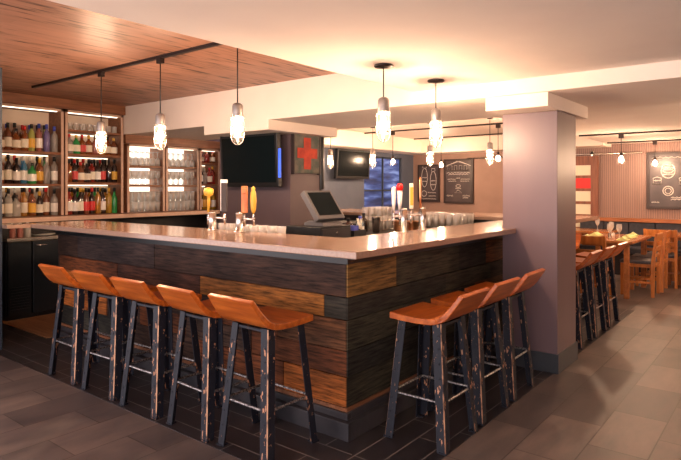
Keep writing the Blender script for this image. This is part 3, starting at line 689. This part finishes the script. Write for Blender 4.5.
# ---------------------------------------------------------------- televisions, picture
def tv(label, loc, rz, w, h, d, tilt):
    t = thing('television', label, 'television', loc, rz); T = Matrix.Rotation(math.radians(tilt),4,'X')
    part('wall_bracket', MB().box(-.12,.12,0,.13,-.1,.1), M['black'], t)
    part('case', MB().box(-w/2,w/2,-d,0,-h/2,h/2,M4=T), M['black'], t, .006)
    part('screen', MB().box(-w/2+.035,w/2-.035,-d-.003,-d+.002,-h/2+.05,h/2-.03,M4=T), M['blackgloss'], t)
    return t
t = tv('large wall television left of the red cross picture', (4.565,4.90,1.755), -PI/2, .94, .60, .06, 3)
part('reflection_glow', MB().box(.472,.477,-.05,-.01,-.20,.12), M['blue_reflection'], t)  # emissive strip painted as a blue light reflection on the case side
tv('smaller wall television left of the blue window', (8.40,6.365,1.87), 0, 1.0, .53, .06, 4)
pic = thing('red_cross_picture', 'weathered green board painted with a red cross', 'picture', (4.94, 4.41, 1.835))
part('panel', MB().box(-.215,.215,-.03,.009,-.225,.225), M['greenpaint'], pic, .002)
part('red_cross', MB().box(-.06,.06,-.034,-.031,-.18,.18).box(-.17,.17,-.0345,-.031,-.055,.06), M['crossred'], pic)
for s in (-1,1): part('edge_frame', MB().box(*sorted((s*.215,s*.23)),-.036,.009,-.24,.24), M['boardframe'], pic)

# ---------------------------------------------------------------- chalkboards
def chalkboard(label, y0, y1, z0, z1, draw):
    t = thing('chalkboard', label, 'chalkboard', (10.795, (y0+y1)/2, (z0+z1)/2)); w, h = (y1-y0)/2, (z1-z0)/2
    part('panel', MB().box(-.03,0,-w+.04,w-.04,-h+.04,h-.04), M['board'], t)
    g = MB()
    for s in (-1,1): g.box(-.045,0,*sorted((s*w,s*(w-.04))),-h,h); g.box(-.045,0,-w+.04,w-.04,*sorted((s*h,s*(h-.04))))
    part('frame', g, M['boardframe'], t)
    g = MB()
    # u runs left to right as seen, so y = -u
    for s in draw: g.tube([(-.033,-u,v) for u, v in s[0]], s[1], 4, closed=len(s) > 2)
    part('chalk_drawing', g, M['chalk'], t); return t
def circ(cx, cy, rx, ry=None, n=20): ry = ry or rx; return [(cx+rx*math.cos(2*PI*k/n), cy+ry*math.sin(2*PI*k/n)) for k in range(n)]
def squig(x0, x1, y, a=.012, n=14): return [(x0+(x1-x0)*k/n, y+(a if k%2 else -a)*R.uniform(.4,1)) for k in range(n+1)]
W_ = .0055
jars = []
for cx, cy, rx in ((-.10,.12,.07),(.11,.05,.07)):
    jars += [(circ(cx,cy,rx,.20),W_,1),([(cx-.04,cy+.2),(cx-.04,cy+.26),(cx+.04,cy+.26),(cx+.04,cy+.2)],W_),(squig(cx-.05,cx+.05,cy),W_),(squig(cx-.05,cx+.05,cy-.08),W_)]
jars += [(circ(-.11,-.22,.06),W_,1),(squig(-.02,.17,-.2),W_),(squig(-.0,.17,-.27),W_),(squig(-.17,.17,-.33),W_)]
chalkboard('narrow chalkboard with jar drawings, left of the larger one', 5.84, 6.36, 1.14, 1.93, jars)
hs = [([(-.24,.22),(-.24,.33),(0,.40),(.24,.33),(.24,.22)],W_,1),([(-.28,.31),(0,.42),(.28,.31)],W_)]
for k in range(4): hs.append(([(-.20+.11*k,.22),(-.20+.11*k,.32),(-.14+.11*k,.32),(-.14+.11*k,.22)],W_,1))
for yy, a, b in ((.17,-.26,.26),(.14,-.22,.22),(.04,-.24,-.06),(.04,.06,.25),(.0,-.22,-.05),(0,.05,.24),(.06,-.04,.04)): hs.append((squig(a,b,yy),W_))
hs += [(circ(0,-.10,.05,.03),W_,1),(squig(-.06,.06,-.15),W_),([(-.08,-.24),(0,-.18),(.08,-.24)],W_,1),(squig(-.26,-.12,-.30,.02),W_),(squig(.10,.25,-.30,.02),W_),(squig(.10,.22,-.34,.015),W_)]
chalkboard('chalkboard with white house drawing and lettering, left of the column', 5.08, 5.74, 1.12, 2.03, hs)
bg = [(circ(-.14,.16,.10,.12),.008,1),(circ(-.14,.16,.075,.03),.006,1),(squig(-.22,-.06,.21),.007),(squig(-.22,-.06,.10),.007),(circ(-.14,-.17,.075),.008,1),(circ(-.14,-.17,.045),.006,1),
      ([(-.36,-.06),(-.36,.04),(-.30,.06),(-.24,.04),(-.24,-.06)],.007,1),(squig(-.35,-.25,-.0),.007),([(.02,-.06),(.02,.04),(.09,.06),(.16,.04),(.16,-.06)],.007,1),(squig(.03,.15,0),.007),
      (squig(-.10,.30,-.31),.007),(squig(-.10,.30,-.28),.006),(squig(-.38,-.27,-.36),.006),(circ(.30,.16,.10,.12),.008,1),(squig(.22,.38,.16),.007),(circ(.33,-.17,.06),.007,1),(squig(-.38,.2,.38),.004)]
chalkboard('large chalkboard with badge drawings at the right edge', 1.03, 1.94, 1.09, 2.03, bg)

# barn door on its rail
bd = thing('barn_door', 'dark wood sliding door with white and red panels beside the column', 'sliding door', (10.74, 3.25, .01))
g = MB()
for s in (-1,1): g.box(-.03,.02,*sorted((s*.55,s*.43)),0,1.99)
zz = [(.27,.45,'plaster_white'),(.50,.68,'plaster_white'),(.73,.91,'plaster_white'),(.96,1.14,'plaster_white'),(1.19,1.37,'plaster_white'),(1.42,1.60,'red'),(1.65,1.83,'plaster_white')]
prev = 0
for a, b, c in zz: g.box(-.03,.02,-.43,.43,prev,a); prev = b
g.box(-.03,.02,-.43,.43,prev,1.99)
part('door_frame', g, M['doorwood'], bd)
for a, b, c in zz:
    o = part('glazed_panel', MB().box(-.012,.01,-.43,.43,a,b), M[c], bd)
    if c == 'red': o['label'] = 'red panel'
dt = thing('door_rail', 'steel barn door rail along the ribbed wall', 'rail', (10.74, 2.0, 2.03))
part('rail_bar', MB().tube([(0,.0,0),(0,3.2,0)], .014, 8), M['steel'], dt)
for y in (0.05, .75, 1.6, 2.5): part('wall_bracket', MB().tube([(0,y,0),(.058,y,0)], .012, 8), M['steel'], dt)
for y in (.80, 1.65): part('roller', MB().lathe([(0,-.012),(.035,-.012),(.035,.012),(0,.012)],16,M4=Matrix.Translation((0,y,.03)) @ Matrix.Rotation(PI/2,4,'Y')).box(-.012,.012,y-.018,y+.018,-.06,.05), M['steel'], dt)

# ---------------------------------------------------------------- dining area
def make_table(label, loc, rz, L, Wd):
    t = thing('dining_table', label, 'table', loc, rz)
    part('tabletop', MB().box(-L/2,L/2,-Wd/2,Wd/2,.715,.75), M['tablewood'], t, .004)
    part('apron', MB().box(-L/2+.14,L/2-.14,-Wd/2+.14,Wd/2-.14,.66,.714), M['tablewood'], t)
    for sx in (-1,1):
        for sy in (-1,1): part('leg', MB().box(*sorted((sx*(L/2-.06),sx*(L/2-.12))),*sorted((sy*(Wd/2-.06),sy*(Wd/2-.12))),0,.715), M['tablewood'], t, .003)
    return t
tb = make_table('wooden dining table laid with green napkins, nearest the bar stools', (8.72,2.02,0), 0, 1.25, .80)
tb2 = make_table('dining table by the bench, mostly behind chair backs at right', (9.95,.95,0), PI/2, 1.2, .62)
dup(tb2, (9.95,2.85,0), PI/2, 'dining table along the wall bench, left of the other wall table')
def make_chair(label, loc, rz):
    """front towards local +y, back at -y"""
    t = thing('dining_chair', label, 'chair', loc, rz)
    part('seat_frame', MB().box(-.20,.20,-.20,.20,.385,.43), M['chairwood'], t, .004)
    part('seat_cushion', MB().box(-.205,.205,-.175,.215,.431,.475), M['cushion'], t, .012)
    for s in (-1,1):
        part('leg', MB().box(*sorted((s*.205,s*.162)),.165,.205,0,.43), M['chairwood'], t, .003)
        part('leg', MB().extr([(-.205,0),(-.165,0),(-.165,.45),(-.215,.84),(-.245,.84),(-.21,.45)],*sorted((s*.215,s*.178))), M['chairwood'], t, .003)
        part('side_stretcher', MB().box(*sorted((s*.195,s*.175)),-.17,.17,.17,.20), M['chairwood'], t)
    part('stretcher', MB().box(-.18,.18,-.01,.01,.175,.195), M['chairwood'], t)
    part('top_rail', MB().extr([(-.243,.835),(-.218,.835),(-.205,.73),(-.228,.73)],-.178,.178), M['chairwood'], t, .003)
    part('back_slat', MB().extr([(-.222,.66),(-.203,.66),(-.195,.60),(-.213,.60)],-.178,.178), M['chairwood'], t, .002)
    part('back_slat', MB().extr([(-.205,.56),(-.187,.56),(-.182,.52),(-.199,.52)],-.178,.178), M['chairwood'], t, .002)
    return t
ch = make_chair('orange wooden dining chair with grey cushion seen side-on, nearest one', (8.66,1.64,0), 0)
for (x, y, a, lab) in [(9.16,1.62,0.03,'wooden dining chair just behind the nearest side-on chair'),
                       (9.62,1.02,-PI/2,'wooden dining chair backing onto the aisle at the right edge'),
                       (9.62,.52,-PI/2,'wooden dining chair at the right edge, farther right by the wall table'),
                       (9.62,1.52,-PI/2,'wooden dining chair whose broad top rail faces the camera'),
                       (8.45,2.44,PI,'wooden dining chair across the nearest table'),
                       (9.0,2.44,PI,'wooden dining chair across the nearest table, farther one'),
                       (7.87,2.05,-PI/2,'wooden dining chair at the near end of the laid table')]:
    dup(ch, (x, y, 0), a, lab)
for o in COL.objects:
    if o.name.startswith('dining_chair'): o['group'] = 'wooden dining chairs'
bn = thing('wall_bench', 'navy upholstered wall bench with brown wooden top rail', 'bench', (10.28,-1.0,0))
part('seat', MB().box(0,.42,0,4.0,.36,.46), M['navy'], bn, .02)
part('base', MB().box(.06,.42,0,4.0,0,.36), M['dark_cabinet'], bn)
g = MB()
for k in range(10): g.box(.40,.48,.4*k+.004,.4*k+.396,.46,.86)
part('backrest', g, M['navy'], bn, .015)
part('top_rail', MB().box(.37,.51,0,4.0,.862,.925), M['railwood'], bn, .005)
nap = MB().box(-.13,.13,-.07,.07,0,.008).box(-.12,.12,-.05,.05,.008,.02).extr([(-.04,.02),(.04,.02),(0,.05)],-.11,.11)
for i,(x,y,a) in enumerate([(8.30,1.78,.1),(8.75,1.80,-.1),(8.32,2.24,.2),(8.85,2.26,0),(9.12,1.83,.1)]):
    if i == 0: n0 = solid('folded_napkin','folded pale green napkin on the near left corner of the laid table','napkin',nap,M['napkin'],(x,y,.7505),rz=a,group='green napkins on the laid table')
    else: dup(n0,(x,y,.7505),a,['','folded pale green napkin at the middle of the near table side','folded pale green napkin on the far left corner of the laid table','folded pale green napkin at the far side of the laid table','folded pale green napkin at the right end of the laid table'][i])
for i,(x,y) in enumerate([(8.55,2.0),(8.55,1.88),(8.98,2.08),(9.85,1.0),(9.9,2.5)]):
    o = link('wine_glass', GMESH['wine_up'], None, (x,y,.7505)); tag(o, ['wine glass at the centre of the laid table','wine glass at the near edge between napkins','wine glass at the right part of the laid table','wine glass on the wall table at right','wine glass on the left wall table'][i],'glass')
for i,(x,y) in enumerate([(8.62,1.97),(8.66,2.03)]):
    t = thing('shaker_bottle', ['white salt shaker on the laid table','pepper shaker on the laid table'][i], 'shaker', (x,y,.7505))
    part('jar', MB().lathe([(0,0),(.018,0),(.02,.05),(.016,.06),(0,.061)],12), M['white'] if i==0 else M['cushion'], t)
    part('lid', MB().lathe([(0,.061),(.017,.061),(.016,.075),(0,.08)],12), M['steel'], t)

# ---------------------------------------------------------------- camera, light
cam = bpy.data.cameras.new('camera'); co = bpy.data.objects.new('camera', cam); COL.objects.link(co)
co.location = (0,0,1.45); co.rotation_euler = (PI/2, 0, math.atan2(.6192,.7852)-PI/2)
cam.sensor_width = 36; cam.lens = 36*575/681; cam.shift_y = -42.8/681; cam.clip_end = 100
bpy.context.scene.camera = co
w = bpy.data.worlds.new('world'); bpy.context.scene.world = w; w.use_nodes = True
bgn = w.node_tree.nodes['Background']; bgn.inputs[0].default_value = (.95,.86,.88,1); bgn.inputs[1].default_value = 1.5
sc = bpy.context.scene
sc.view_settings.view_transform = 'Standard'; sc.view_settings.look = 'None'; sc.view_settings.gamma = 1
sc.view_settings.use_curve_mapping = False; sc.view_settings.exposure = 1.5
sc.cycles.use_denoising = True; sc.cycles.sample_clamp_indirect = 6; sc.cycles.max_bounces = 8; sc.cycles.transparent_max_bounces = 24
sc.cycles.caustics_reflective = False; sc.cycles.caustics_refractive = False
